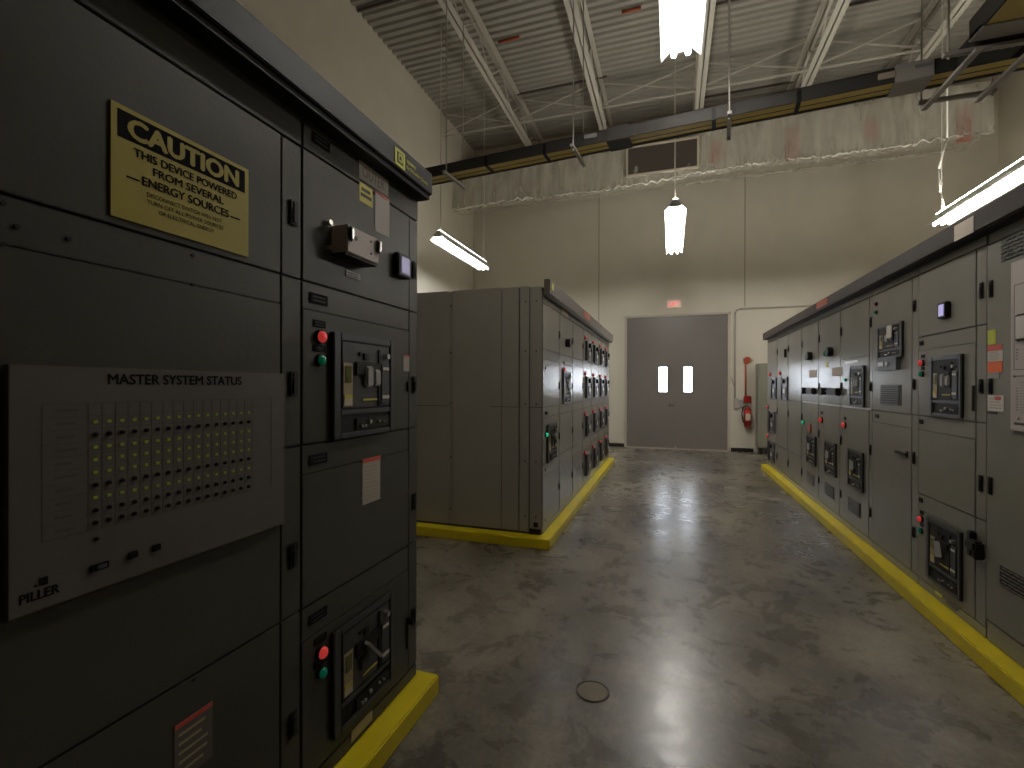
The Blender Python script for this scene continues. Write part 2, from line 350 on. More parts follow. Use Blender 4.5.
# ---------------------------------------------------------------- switchgear
class Sec:
    """one switchgear section in its own frame: x along the face (viewer's left to right), y inwards, z up from the pad"""
    def __init__(s, side, ya, yb, label, paint='paint', depth=1.7, top=2.31):
        s.side = side; s.ya = ya; s.yb = yb; s.W = yb - ya; s.paint = paint; s.g = .005
        X = {'L': XL, 'R': XR, 'M': X2}[side]
        if side == 'R': loc = (X, yb, PAD); rz = -PI / 2
        else: loc = (X, ya, PAD); rz = PI / 2
        s.t = thing('switchgear_section', label, 'electrical cabinet', loc, rz,
                    {'L': 'nearest switchgear row', 'M': 'middle switchgear row', 'R': 'right switchgear row'}[side])
        s.depth = depth; s.top = top
        MB().box(.001, s.W - .001, .014, depth, 0.0, top - PAD).build('cabinet_body', 'body' if side != 'M' else 'body', s.t)
    def u(s, y): return s.yb - y if s.side == 'R' else y - s.ya
    def span(s, y0, y1): return sorted((s.u(y0), s.u(y1)))
    def panel(s, name, u0, u1, z0, z1, y0=0.0, y1=.016, m=None, bev=.002):
        g = s.g
        return MB().box(u0 + g * .6, u1 - g * .6, y0, y1, z0 - PAD + g * .6, z1 - PAD - g * .6, bev).build(name, m or s.paint, s.t)
    def plate(s, name, y0, y1, z0, z1, m, proud=.004, base=0.0, parent=None, bev=.001, label=None):
        a, b = s.span(y0, y1)
        return MB().box(a, b, base - proud, base, z0 - PAD, z1 - PAD, bev).build(name, m, parent or s.t, label=label)
    def latch(s, y, z0, z1):
        u = s.u(y)
        b = MB().box(u - .017, u + .017, -.006, .0, z0 - PAD, z1 - PAD, .003)
        b.box(u - .008, u + .008, -.011, -.006, z0 - PAD + .008, z1 - PAD - .022, .002).cyl((u, -.009, z1 - PAD - .012), (u, -.006, z1 - PAD - .012), .006, n=10)
        return b.build('latch', 'black', s.t)
    def lamp(s, y, z, kind='lens_red', r=.021):
        u = s.u(y)
        b = MB().cyl((u, -.012, z - PAD), (u, 0, z - PAD), r * 1.05, r * 1.15, n=18).build('indicator_lamp', 'black', s.t)
        MB().cyl((u, -.016, z - PAD), (u, -.006, z - PAD), r * .9, n=18).sph((u, -.016, z - PAD), r * .86, (1, .6, 1)).build('lens', kind, b, True)
        return b
    def nameplate(s, y, z, w=.085, h=.032, m='signblack'):
        u = s.u(y)
        b = MB().box(u - w / 2, u + w / 2, -.003, 0, z - h / 2 - PAD, z + h / 2 - PAD, .001).build('nameplate', m, s.t)
        q = MB()
        for k in (-.2, .18):
            q.box(u - w * .36, u + w * .34, -.0036, -.003, z - PAD + h * (k - .07), z - PAD + h * (k + .07))
        q.build('nameplate_lettering', 'body' if m != 'signblack' else 'black', b)
        return b
    def lampset(s, y, zr, zg, w=.06):
        s.nameplate(y, zr + .043, w, .024); s.lamp(y, zr); s.nameplate(y, (zr + zg) / 2, w, .022); s.lamp(y, zg, 'lens_green', .018)
    def meter(s, y0, y1, z0, z1, scr='screen'):
        a, b = s.span(y0, y1)
        p = MB().box(a, b, -.03, 0, z0 - PAD, z1 - PAD, .005).build('power_meter', 'black', s.t, label='small black square meter with a lit lilac screen')
        MB().box(a + .022, b - .018, -.033, -.030, z0 - PAD + .014, z1 - PAD - .014, .001).build('meter_screen', scr, p)
    def breaker(s, y0, y1, z0, z1, style=0):
        k = 1 - .016 / {'L': 1.113, 'R': 1.5915, 'M': 1.093}[s.side]
        y0, y1, z0, z1 = y0 * k, y1 * k, H + (z0 - H) * k, H + (z1 - H) * k
        a, b = s.span(y0, y1); w = b - a; h = z1 - z0; Z0 = z0 - PAD
        X = lambda q: a + q * w
        Z = lambda q: Z0 + (1 - q) * h        # q measured from the top
        bz = MB()
        bz.box(X(0), X(1), -.010, 0, Z(1), Z(.0), .003)
        p = bz.build('circuit_breaker', 'black', s.t, label='black framed drawout circuit breaker')
        q = MB().box(X(0), X(.10), -.019, -.010, Z(1), Z(0), .003).box(X(.94), X(1), -.019, -.010, Z(1), Z(0), .003)
        q.box(X(.10), X(.94), -.019, -.010, Z(.07), Z(0), .003).box(X(.10), X(.94), -.018, -.010, Z(.78), Z(.73), .003).box(X(.10), X(.94), -.019, -.010, Z(1), Z(.95), .003)
        q.build('bezel', 'darkgray' if style != 1 else 'blueplastic', p)
        MB().box(X(.13), X(.92), -.015, -.012, Z(.715), Z(.08), .001).build('face_plate', 'black' if s.side != 'L' else 'darkgray', p)
        l = MB().box(X(.14), X(.28), -.017, -.015, Z(.70), Z(.28), .001).build('rating_label', 'tan', p)
        MB().box(X(.165), X(.255), -.0195, -.017, Z(.47), Z(.31), .001).build('label_window', 'olive', p)
        MB().box(X(.15), X(.27), -.0185, -.017, Z(.69), Z(.62)).build('label_stripe', 'cream', p)
        MB().box(X(.15), X(.27), -.0190, -.017, Z(.62), Z(.585)).build('label_stripe', 'yellowlabel', p)
        MB().box(X(.31), X(.70), -.024, -.015, Z(.40), Z(.26), .004).box(X(.37), X(.42), -.022, -.015, Z(.2), Z(.165), .002).box(X(.45), X(.53), -.022, -.015, Z(.24), Z(.17), .002).build('breaker_mechanism', 'black', p)
        if style == 2:
            MB().bar((X(.44), -.034, Z(.30)), (X(.60), -.05, Z(.50)), .028, .012).build('charging_handle', 'midgray', p)
            MB().box(X(.38), X(.52), -.028, -.015, Z(.56), Z(.45), .004).build('push_button', 'darkgray', p)
        else:
            MB().box(X(.455), X(.575), -.034, -.015, Z(.51), Z(.30), .006).build('charging_handle', 'midgray', p)
            MB().box(X(.60), X(.715), -.032, -.015, Z(.50), Z(.33), .006).build('push_button', 'midgray', p)
        MB().box(X(.44), X(.69), -.018, -.015, Z(.65), Z(.63)).build('yellow_stripe', 'yellowlabel', p)
        MB().box(X(.71), X(.74), -.02, -.014, Z(.71), Z(.12)).build('slot', 'black', p)
        tu = MB().box(X(.76), X(.91), -.021, -.015, Z(.70), Z(.26), .002).build('trip_unit', 'blueplastic' if style == 1 else 'darkgray', p)
        MB().box(X(.78), X(.89), -.023, -.021, Z(.33), Z(.30)).box(X(.77), X(.90), -.023, -.021, Z(.635), Z(.60)).build('trip_unit_label', 'white', p)
        MB().cyl((X(.84), -.034, Z(.185)), (X(.84), -.015, Z(.185)), .011).build('key_lock', 'silver', p)
        MB().box(X(.34), X(.92), -.017, -.012, Z(.93), Z(.82), .001).build('terminal_strip', 'black', p)
        kn = MB()
        for kx, kz, kr in ((.42, .90, .006), (.47, .90, .006), (.56, .865, .008), (.72, .87, .005), (.80, .88, .005)):
            kn.cyl((X(kx), -.024, Z(kz)), (X(kx), -.017, Z(kz)), kr, n=10)
        kn.build('terminal_knobs', 'silver', p)
        return p
    def small_breaker(s, y0, y1, z0, z1, top=True):
        a, b = s.span(y0, y1); w = b - a; h = z1 - z0; Z0 = z0 - PAD
        p = MB().box(a, b, -.018, 0, Z0, Z0 + h, .004).build('circuit_breaker', 'blueplastic', s.t, label='small narrow circuit breaker')
        MB().box(a + w * .0, a + w * .30, -.03, -.018, Z0, Z0 + h * .98, .004).build('breaker_pole', 'black', p)
        MB().box(a + w * .50, a + w * .9, -.026, -.018, Z0 + h * .1, Z0 + h * .55, .003).build('face_plate', 'darkgray', p)
        MB().box(a + w * .55, a + w * .8, -.029, -.026, Z0 + h * .3, Z0 + h * .48, .002).build('rating_label', 'white', p)
        if top: MB().cyl((a + w * .62, -.05, Z0 + h * .80), (a + w * .62, -.018, Z0 + h * .80), .032, n=14).build('operating_knob', 'black', p)
        return p
    def vent(s, y0, y1, z0, z1, n=9, cols=1):
        a, b = s.span(y0, y1)
        p = MB().box(a, b, -.001, .004, z0 - PAD, z1 - PAD).build('vent', 'black', s.t)
        q = MB(); h = (z1 - z0) / n
        for i in range(n):
            for c in range(cols):
                w = (b - a) / cols; off = (w * .5 if (i % 2 and cols > 1) else 0)
                u0, u1 = a + c * w + off + w * .04, min(b, a + (c + 1) * w + off - w * .12)
                if u1 <= u0: continue
                zc = z0 - PAD + (i + .5) * h
                q.box(u0, u1, -.006, -.001, zc - h * .14, zc + h * .14, .001)
        q.build('louver', s.paint, p)
        return p
    def sticker(s, y0, y1, z0, z1, m='white', head=None, lines=0, label=None, headh=.1):
        a, b = s.span(y0, y1); Z0, Z1 = z0 - PAD, z1 - PAD
        p = MB().box(a, b, -.0015, 0, Z0, Z1).build('warning_label', m, s.t, label=label)
        if head: MB().box(a, b, -.0022, -.0015, Z1 - (Z1 - Z0) * headh, Z1).build('label_header', head, p)
        if lines:
            q = MB(); zz = Z1 - (Z1 - Z0) * (headh + .06); st = (zz - Z0) / (lines + .5)
            for i in range(lines):
                q.box(a + (b - a) * .1, b - (b - a) * (.1 + .25 * random.random()), -.0019, -.0015, zz - st * i - st * .55, zz - st * i - st * .25)
            q.build('label_print', 'tan', p)
        return p

S_T, S_M, S_B = 1.767, 1.240, .716      # seams between the cells
F_T, F_M, F_B = 1.675, 1.142, .606      # lower edge of each cell's top band
def cells(s, strip, doors=(1, 1, 1, 1), names=True, topz=2.19, hi=2.30):
    """filler strip on the right, then top band, four door cells with their bands"""
    W = s.W; D = W - strip
    s.panel('top_band', 0, W, topz, hi)
    s.panel('door', 0, D, S_T, topz)
    for zt, zf, zb in ((S_T, F_T, S_M), (S_M, F_M, S_B), (S_B, F_B, .15)):
        s.panel('door_band', 0, D, zf + .0, zt, y0=.0015)
        s.panel('door', 0, D, zb, zf + .004)
    s.panel('base_panel', 0, W, PAD + .002, .15, y0=.003)
    for za, zb in ((.15, S_B), (S_B, S_M), (S_M, S_T), (S_T, topz)):
        s.panel('latch_strip', D, W, za, zb, y0=.002)
    if names:
        for z in (1.718, 1.187, .665): s.nameplate(s.ya + .075 if s.side != 'R' else s.yb - .05, z, .085 if s.side != 'R' else .06, .034)

LZ = ((1.918, 2.0), (1.397, 1.476), (.863, .943), (.338, .418))

# --- nearest row (left)
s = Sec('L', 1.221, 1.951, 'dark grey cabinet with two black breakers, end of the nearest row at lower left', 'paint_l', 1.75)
cells(s, .077); 
s.nameplate(1.305, 2.245, .085, .034)
for a, b in LZ: s.latch(1.917, a, b)
s.breaker(1.371, 1.744, 1.241, 1.620, 0)
s.breaker(1.376, 1.748, .188, .566, 2)
s.lampset(1.298, 1.593, 1.516); s.lampset(1.306, .538, .471)
s.meter(1.738, 1.842, 1.898, 1.995, 'screen_dim')
s.sticker(1.822, 1.872, 1.495, 1.566, 'dull', 'redlabel', 3, 'small white sticker with a red top edge')
s.sticker(1.534, 1.650, .975, 1.150, 'dull', 'redlabel', 9, 'white instruction sticker with a red header', .09)
s.sticker(1.612, 1.712, 2.045, 2.205, 'dull', 'redlabel', 0, 'white notice with a red top edge', .05)
b = s.sticker(1.512, 1.594, 2.128, 2.200, 'yellowlabel', None, 0, 'small yellow notice below the taped title')
u0, u1 = s.span(1.52, 1.588); MB().box(u0, u1, -.0022, -.0015, 2.150 - PAD, 2.162 - PAD).box(u0 + .005, u1 - .01, -.0022, -.0015, 2.172 - PAD, 2.184 - PAD).build('label_print', 'black', b)
b = s.sticker(1.510, 1.704, 2.212, 2.280, 'white', None, 0, 'white taped title strip')
text('lettering', 'OUTER', u0 := s.u(1.53), s.u(1.675), 2.226 - PAD, 2.268 - PAD, -.0022, 'tan', b)
# relay box proud of the door
u0, u1 = s.span(1.356, 1.540)
p = MB().box(u0, u1, -.068, 0, 1.888 - PAD, 1.982 - PAD, .003).build('relay_box', 'offwhite', s.t, label='pale box with black clips standing out from the door')
MB().box(u0 + .002, u1 - .002, -.060, 0, 1.880 - PAD, 1.888 - PAD).build('box_underside', 'black', p)
for ua in (u0 + .0, u1 - .022):
    MB().box(ua, ua + .024, -.080, -.066, 1.925 - PAD, 1.978 - PAD, .006).build('clip', 'black', p)
    MB().box(ua + .005, ua + .019, -.084, -.078, 1.932 - PAD, 1.971 - PAD, .003).build('clip_plate', 'silver', p)
MB().cyl((u0 + .045, -.071, 1.945 - PAD), (u0 + .045, -.068, 1.945 - PAD), .008).cyl((u1 - .05, -.071, 1.915 - PAD), (u1 - .05, -.068, 1.915 - PAD), .004).cyl((u1 - .05, -.071, 1.96 - PAD), (u1 - .05, -.068, 1.96 - PAD), .004).build('box_screws', 'grille', p)
MB().cyl((u0 - .022, -.02, 1.985 - PAD), (u0 - .022, -.0, 1.985 - PAD), .009).build('mounting_bolt', 'silver', s.t)
MB().cyl((u0 - .022, -.02, 1.90 - PAD), (u0 - .022, 0, 1.90 - PAD), .007).build('mounting_bolt', 'silver', p)
s.nameplate(1.475, 1.838, .085, .024, 'midgray')
u = s.u(1.86)
MB().box(u - .006, u + .006, -.008, 0, 1.405 - PAD, 1.45 - PAD, .002).build('padlock_hasp', 'black', s.t)
MB().box(u - .004, u + .006, -.03, 0, .37 - PAD, .40 - PAD, .002).box(u - .003, u + .003, -.006, 0, .26 - PAD, .37 - PAD).build('padlock_hasp', 'black', s.t)
q = s.plate('instruction_plate', 1.47, 1.60, .115, .160, 'tan', .002)

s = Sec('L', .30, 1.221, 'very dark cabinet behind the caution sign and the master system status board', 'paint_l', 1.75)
D = s.u(1.137)
s.panel('top_band', 0, s.W, 2.188, 2.30)
s.panel('door', 0, D, S_T, 2.188)
s.panel('door_band', 0, D, F_T, S_T, y0=.0015); s.panel('door', 0, D, S_B, F_T + .004); s.panel('door', 0, D, .15, S_B)
s.panel('base_panel', 0, s.W, PAD + .002, .15, y0=.003)
for za, zb in ((.15, S_B), (S_B, S_M), (S_M, S_T), (S_T, 2.188)): s.panel('latch_strip', D, s.W, za, zb, y0=.002)
for a, b in LZ: s.latch(1.184, a + .008 if a > 1.9 else a, b + .006 if a > 1.9 else b)
q = MB()
for yy, zz in ((.527, 1.714), (.604, 1.715), (.508, 1.75), (.508, 1.677), (.858, 1.75), (.858, 1.677), (.86, .705)):
    q.cyl((s.u(yy), -.002, zz - PAD), (s.u(yy), .002, zz - PAD), .0045, n=10)
q.build('screws', 'black', s.t)
s.sticker(.813, .911, .48, .622, 'duller', 'redlabel', 5, 'white sticker with a red top edge near the floor', .08)
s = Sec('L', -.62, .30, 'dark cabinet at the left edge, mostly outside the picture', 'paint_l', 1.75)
cells(s, .085, names=False)

# caution sign
t = thing('caution_sign', 'yellow and black CAUTION sign warning of several energy sources', 'sign', (XL + .001, .674, 1.785), PI / 2)
MB().box(0, .340, -.004, 0, 0, .241, .0).build('sign_plate', 'sign_yellow', t)
MB().box(.012, .328, -.0046, -.004, .172, .231).build('header_band', 'signblack', t)
text('lettering', 'CAUTION', .034, .306, .181, .222, -.0053, 'sign_yellow', t, .045)
text('lettering', 'THIS DEVICE POWERED', .045, .302, .144, .162, -.0052, 'signblack', t, .02)
text('lettering', 'FROM SEVERAL', .085, .262, .117, .135, -.0052, 'signblack', t, .02)
text('lettering', 'ENERGY SOURCES', .062, .278, .088, .107, -.0052, 'signblack', t, .02)
MB().box(.030, .056, -.0048, -.004, .092, .0955).build('dash', 'signblack', t)
MB().box(.284, .312, -.0048, -.004, .092, .0955).build('dash', 'signblack', t)
text('lettering', 'DISCONNECT SWITCH WILL NOT', .072, .258, .066, .076, -.0048, 'signblack', t, .0)
text('lettering', 'TURN OFF ALL POWER SOURCES', .072, .262, .050, .060, -.0048, 'signblack', t, .0)
text('lettering', 'OF ELECTRICAL ENERGY', .098, .236, .034, .044, -.0048, 'signblack', t, .0)

# master system status board
bx, bz = .515, 1.011
t = thing('status_board', 'large pale MASTER SYSTEM STATUS board with a grid of green and black lights', 'control panel', (XL + .003, bx * .985, H + (bz - H) * .985), PI / 2)
t.scale = (.985, 1, .985)
U = lambda y: y - bx
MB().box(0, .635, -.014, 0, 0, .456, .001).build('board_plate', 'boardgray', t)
text('title_lettering', 'MASTER SYSTEM STATUS', U(.672), U(.996), .421, .443, -.0150, 'signblack', t, .03)
tx0, tx1, tz0, tz1 = U(.563), U(1.100), 1.137 - bz, 1.394 - bz
g = MB(); lw = .0011
cols = [tx0, U(.637)] + [U(.637) + (U(1.032) - U(.637)) * i / 16 for i in range(1, 17)] + [tx1]
for x in cols: g.box(x - lw / 2, x + lw / 2, -.0144, -.014, tz0, tz1)
for i in range(11):
    z = tz0 + (tz1 - tz0) * i / 10; g.box(tx0, tx1, -.0144, -.014, z - lw / 2, z + lw / 2)
g.build('grid_lines', 'body', t)
for i in range(10):
    z = tz1 - (tz1 - tz0) * (i + .5) / 10
    MB().box(tx0 + .02, tx0 + .045 + .012 * random.random(), -.0143, -.014, z - .002, z + .002).build('row_caption', 'body', t)
for i, c in enumerate('-gbgggbgbb'):
    if c == '-': continue
    z = tz1 - (tz1 - tz0) * (i + .5) / 10; q = MB()
    for k in range(16):
        x = U(.637) + (U(1.032) - U(.637)) * (k + .5) / 16
        if c == 'b': q.cyl((x, -.018, z), (x, -.014, z), .0042, n=10)
        else: q.box(x - .0045, x + .0045, -.016, -.014, z - .0032, z + .0032, .001)
    q.build('light_row', 'signblack' if c == 'b' else 'led_green', t)
MB().box(U(.640), U(.673), -.018, -.014, .040, .054, .001).build('display', 'signblack', t)
MB().box(U(.652), U(.669), -.0185, -.018, .043, .051).build('display_window', 'darkgray', t)
MB().box(U(.711), U(.729), -.020, -.014, .043, .057, .001).build('push_button', 'signblack', t)
MB().box(U(.762), U(.778), -.020, -.014, .043, .057, .001).build('push_button', 'signblack', t)
MB().cyl((U(.651), -.017, .105), (U(.651), -.014, .105), .004, n=10).build('push_button', 'signblack', t)
text('logo_lettering', 'PILLER', U(.530), U(.589), .022, .039, -.0150, 'signblack', t, .04)
MB().box(U(.558), U(.572), -.0146, -.014, .045, .060).box(U(.551), U(.556), -.0146, -.014, .046, .050).build('logo_mark', 'signblack', t)

# cornices
t = thing('cabinet_cornice', 'dark projecting cornice with a yellow emblem above the nearest row', 'cornice', (XL, 1.953, 2.30), PI / 2)
MB().box(-2.57, 0, -.073, .30, .004, .103, .004).build('cornice_profile', 'cornice_dark', t)
MB().box(-2.57, -.002, -.060, .012, -.016, .004, .002).build('cornice_soffit', 'black', t)
L0 = lambda y: y - 1.953
q = MB().box(L0(1.636), L0(1.713), -.0755, -.073, .013, .082, .001).build('emblem', 'logo', t)
MB().box(L0(1.652), L0(1.697), -.0765, -.0755, .026, .069).build('emblem_outline', 'black', q)
MB().box(L0(1.659), L0(1.690), -.0775, -.0765, .032, .063).build('emblem_inner', 'logo', q)
MB().box(L0(1.668), L0(1.681), -.0785, -.0775, .040, .055).build('emblem_core', 'black', q)
text('lettering', 'SQUARE D', L0(1.727), L0(1.800), .052, .068, -.0752, 'logo', t, .03)
text('lettering', 'by Schneider Electric', L0(1.727), L0(1.905), .026, .044, -.0752, 'logo', t, .02)

# --- middle row
mids = [Y2 + .69 * i for i in range(8)]
descr = ['cabinet with the wide end panel, first of the middle row', 'cabinet with a breaker high on its door, second of the middle row', 'plain doored cabinet, third of the middle row',
         'cabinet with a stack of four small breakers, fourth of the middle row', 'cabinet with four stacked small breakers, fifth of the middle row',
         'cabinet with four stacked small breakers, second last of the middle row', 'farthest cabinet of the middle row, four stacked small breakers']
for i in range(7):
    s = Sec('M', mids[i], mids[i + 1], 'grey ' + descr[i], 'paint', 1.86, 2.33)
    cells(s, .065, names=False, hi=2.30)
    for a, b in ((1.92, 2.0), (1.397, 1.476), (.88, .96), (.36, .44)): s.latch(s.yb - .033, a, b)
    if i == 0:
        s.breaker(4.345, 4.70, .703, 1.07, 2); s.lamp(4.246, .985, 'lens_green_on', .022); s.lamp(4.246, 1.185, 'black', .014)
        q = MB()
        for z in (2.25, 1.60, 1.185, .66, .2):
            q.cyl((s.u(4.244), -.004, z - PAD), (s.u(4.244), 0, z - PAD), .012, n=8)
        q.build('door_screws', 'black', s.t)
    if i == 1:
        s.breaker(5.03, 5.40, 1.24, 1.60, 1); s.lamp(4.985, 1.61)
        u = s.u(5.14); MB().cyl((u, -.05, 1.907 - PAD), (u, 0, 1.907 - PAD), .045, n=16).build('selector_switch', 'black', s.t)
        MB().box(u + .12, u + .17, -.02, 0, 1.87 - PAD, 1.93 - PAD, .003).build('push_button', 'black', s.t)
        MB().box(u - .12, u + .25, -.01, 0, 1.66 - PAD, 1.70 - PAD, .002).build('trim_bar', 'midgray', s.t)
        s.sticker(4.93, 5.25, 2.20, 2.25, 'tan')
    if i >= 3:
        for j, (zr, zb, zt) in enumerate(((2.085, 1.78, 2.05), (1.60, 1.27, 1.57), (1.063, .76, 1.04), (.545, .22, .52))):
            s.lamp(s.ya + .115, zr, 'lens_red', .024)
            s.small_breaker(s.ya + .14, s.ya + .50, zb, zt, j < 2)
# end panel of the middle row
t0 = [o for o in COL.objects if o.name.startswith('switchgear_section') and abs(o.location.y - Y2) < .01][0]
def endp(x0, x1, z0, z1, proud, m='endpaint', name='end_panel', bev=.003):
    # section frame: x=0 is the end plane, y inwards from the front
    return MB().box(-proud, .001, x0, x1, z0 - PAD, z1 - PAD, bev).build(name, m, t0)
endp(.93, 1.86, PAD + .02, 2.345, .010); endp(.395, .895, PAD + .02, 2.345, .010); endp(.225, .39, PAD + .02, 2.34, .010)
endp(.895, .93, PAD + .02, 2.34, .004, name='panel_joint')
endp(.128, .215, PAD + .02, 2.34, .018, name='corner_post'); endp(.012, .120, PAD + .05, 2.33, .008, name='corner_post')
endp(.0, .5, 1.2375, 1.2425, .0105, 'body', 'panel_seam', 0); endp(.93, 1.86, 1.2375, 1.2425, .0105, 'body', 'panel_seam', 0)
q = MB()
for y in (.91, .16, .06):
    for z in (2.2, 1.75, 1.27, .75, .25): q.cyl((-.022 if y == .16 else -.014, y, z - PAD), (-.0, y, z - PAD), .007, n=8)
q.build('panel_screws', 'black', t0)
MB().box(-.012, .0, .02, .12, .0, .05).box(-.02, 0, .04, .08, .07, .11).build('lifting_bracket', 'black', t0)
t = thing('cabinet_cornice', 'grey projecting cornice along the top of the middle row', 'cornice', (X2, Y2 - .02, 2.245), PI / 2)
MB().prism([(-.012, 0.0), (-.040, .0), (-.066, .020), (-.070, .138), (-.058, .146), (-.012, .146)], 'x', 0, 4.87).build('cornice_profile', 'cornice_mid', t)
MB().box(1.75, 2.2, -.0725, -.066, .055, .125).build('cornice_label', 'redorange', t)
MB().box(.06, .13, -.0725, -.066, .06, .12).build('cornice_label', 'logo', t)

# --- right row
bounds = [3.195, 3.927, 4.70, 5.430, 6.160, 6.895, 7.64, 8.38, 9.235]
rl = ['cabinet with a lilac meter and two breakers beside the mimic panel', 'cabinet with a breaker above a square vent', 'cabinet with one breaker high and one low under a red lamp',
      'cabinet with a tan plate and red lamp above its low breaker', 'cabinet with a round orange red disk above its low breaker', 'plain doored cabinet between the disk cabinet and the far breakers',
      'cabinet with one small breaker at mid height', 'farthest cabinet of the right row with three small breakers']
for i in range(8):
    a, b = bounds[i], bounds[i + 1]
    s = Sec('R', a, b, ('grey ' + rl[i] + (', right row' if i < 7 else '')), 'paint', 1.6, 2.29)
    strip = .094
    if i == 0:
        cells(s, strip, topz=2.19, hi=2.275, names=False)
        for z in (1.724, 1.200, .675): s.nameplate(3.885, z, .05, .03)
        s.breaker(3.429, 3.787, 1.249, 1.625, 1); s.breaker(3.432, 3.818, .19, .59, 2)
        s.lampset(3.866, 1.592, 1.518, .045); s.lampset(3.872, .551, .472, .045)
        s.meter(3.530, 3.625, 1.850, 1.948)
        for z0, z1 in ((1.909, 1.997), (1.395, 1.476), (.865, .957)): s.latch(3.238, z0, z1)
        u = s.u(3.30)
        MB().box(u - .004, u + .004, -.012, 0, 1.30 - PAD, 1.44 - PAD, .001).build('padlock_hasp', 'body', s.t)
        MB().box(u + .01, u + .10, -.05, 0, .545 - PAD, .60 - PAD, .01).box(u - .01, u + .03, -.03, 0, .50 - PAD, .64 - PAD, .006).box(u + .07, u + .10, -.045, 0, .505 - PAD, .56 - PAD, .006).build('locking_lever', 'black', s.t)
        s.plate('instruction_plate', 3.70, 3.62, .128, .150, 'yellowlabel', .002); s.plate('instruction_plate', 3.58, 3.46, .118, .140, 'darkgray', .002)
    elif i == 1:
        W = s.W; D = W - strip
        s.panel('top_band', 0, W, 2.19, 2.275); s.panel('door', 0, D, S_M, 2.19); s.panel('door_band', 0, D, F_M, S_M, y0=.0015); s.panel('door', 0, D, .15, F_M + .004)
        s.panel('base_panel', 0, W, PAD + .002, .15, y0=.003)
        for za, zb in ((.15, .95), (.95, S_M), (S_M, 2.19)): s.panel('latch_strip', D, W, za, zb, y0=.002)
        s.breaker(4.18, 4.63, 1.655, 1.915, 1)
        p = s.plate('breaker_control_box', 4.19, 4.54, 1.56, 1.655, 'blueplastic', .03)
        MB().cyl((s.u(4.33), -.038, 1.61 - PAD), (s.u(4.33), -.03, 1.61 - PAD), .016).box(s.u(4.50), s.u(4.40), -.034, -.03, 1.595 - PAD, 1.625 - PAD).build('control_knob', 'silver', p)
        s.plate('hanging_tag', 4.245, 4.33, 1.80, 1.895, 'white', .003, base=-.035, label='white tag hanging on the breaker')
        s.lamp(4.614, 2.108, 'red', .014); s.lamp(4.614, 2.042, 'lens_green', .014)
        s.vent(4.17, 4.54, 1.294, 1.448, 9)
        s.nameplate(4.60, 1.195, .07, .03)
        for z0, z1 in ((1.95, 2.03), (1.41, 1.49), (.90, .985), (.395, .47)): s.latch(3.985, z0, z1)
        MB().box(s.u(4.244), s.u(4.072), -.02, -.004, .945 - PAD, .962 - PAD, .004).box(s.u(4.09), s.u(4.072), -.006, 0, .93 - PAD, .975 - PAD).build('door_lever', 'black', s.t)
    elif i in (2, 3, 4):
        W = s.W; D = W - .072
        s.panel('top_band', 0, W, 2.19, 2.275); s.panel('door', 0, D, 1.70 if i == 2 else S_M + .0, 2.19)
        if i == 2: s.panel('door', 0, D, S_M, 1.70)
        s.panel('door', 0, D, .15, S_M)
        s.panel('base_panel', 0, W, PAD + .002, .15, y0=.003); s.panel('latch_strip', D, W, .15, S_M, y0=.002); s.panel('latch_strip', D, W, S_M, 2.19, y0=.002)
        MB().box(0.01, W - .01, -.006, .0, S_M - PAD - .004, S_M - PAD + .012, .001).build('trim_bar', 'silver', s.t)
        for z0, z1 in ((1.93, 2.02), (1.395, 1.475), (.86, .95), (.34, .42)): s.latch(a + .035, z0, z1)
        yb0, yb1 = ((4.92, 5.297), (5.643, 6.011), (6.353, 6.74))[i - 2]
        s.breaker(yb0, yb1, .502, .852, 2)
        s.vent(yb0 + .02, yb1 - .03, .27, .40, 7)
        if i == 2:
            s.breaker(4.90, 5.25, 1.25, 1.62, 1); s.lamp(5.354, 1.065, r=.03); s.nameplate(5.354, 1.13, .06, .03); s.lamp(5.33, 1.50, 'lens_green_on', .014)
            s.sticker(5.02, 5.36, 1.655, 1.675, 'silver')
        else:
            yk = 5.75 if i == 3 else 6.51
            u = s.u(yk)
            MB().cyl((u, -.05, 1.80 - PAD), (u, 0, 1.80 - PAD), .05, n=18).build('selector_switch', 'black', s.t)
            MB().cyl((s.u(yk + .22), -.015, 1.795 - PAD), (s.u(yk + .22), 0, 1.795 - PAD), .03, n=12).build('indicator_lamp', 'lens_green', s.t)
            y0, y1 = (5.44, 5.75) if i == 3 else (6.28, 6.60)
            s.sticker(y0, y1, 1.54, 1.63, 'tan', label='tan rating plate')
            y0, y1 = (5.46, 5.76) if i == 3 else (6.30, 6.55)
            MB().box(s.u(y1), s.u(y0), -.05, 0, 1.345 - PAD, 1.42 - PAD, .01).build('plug_connector', 'black', s.t)
            MB().cyl((s.u(y1 + .2), -.05, 1.385 - PAD), (s.u(y1 + .2), 0, 1.385 - PAD), .04, n=14).build('plug_connector', 'black', s.t)
            MB().box(s.u(y1 + .2), s.u(y1), -.02, 0, 1.38 - PAD, 1.39 - PAD).build('plug_lead', 'darkgray', s.t)
            if i == 3:
                s.lamp(6.087, 1.065, r=.032); s.nameplate(6.09, 1.145, .07, .03); s.sticker(5.87, 5.95, 1.64, 1.70, 'yellowlabel')
            else:
                MB().cyl((s.u(6.565), -.012, .936 - PAD), (s.u(6.565), 0, .936 - PAD), .062, n=22).build('warning_disk', 'redorange', s.t, label='round orange red disk')
                s.lamp(6.84, .985, 'lens_green_on', .026)
    else:
        W = s.W; D = W - .072
        s.panel('top_band', 0, W, 2.19, 2.275); s.panel('door', 0, D, S_M, 2.19); s.panel('door', 0, D, .52, S_M); s.panel('door', 0, D, .15, .52)
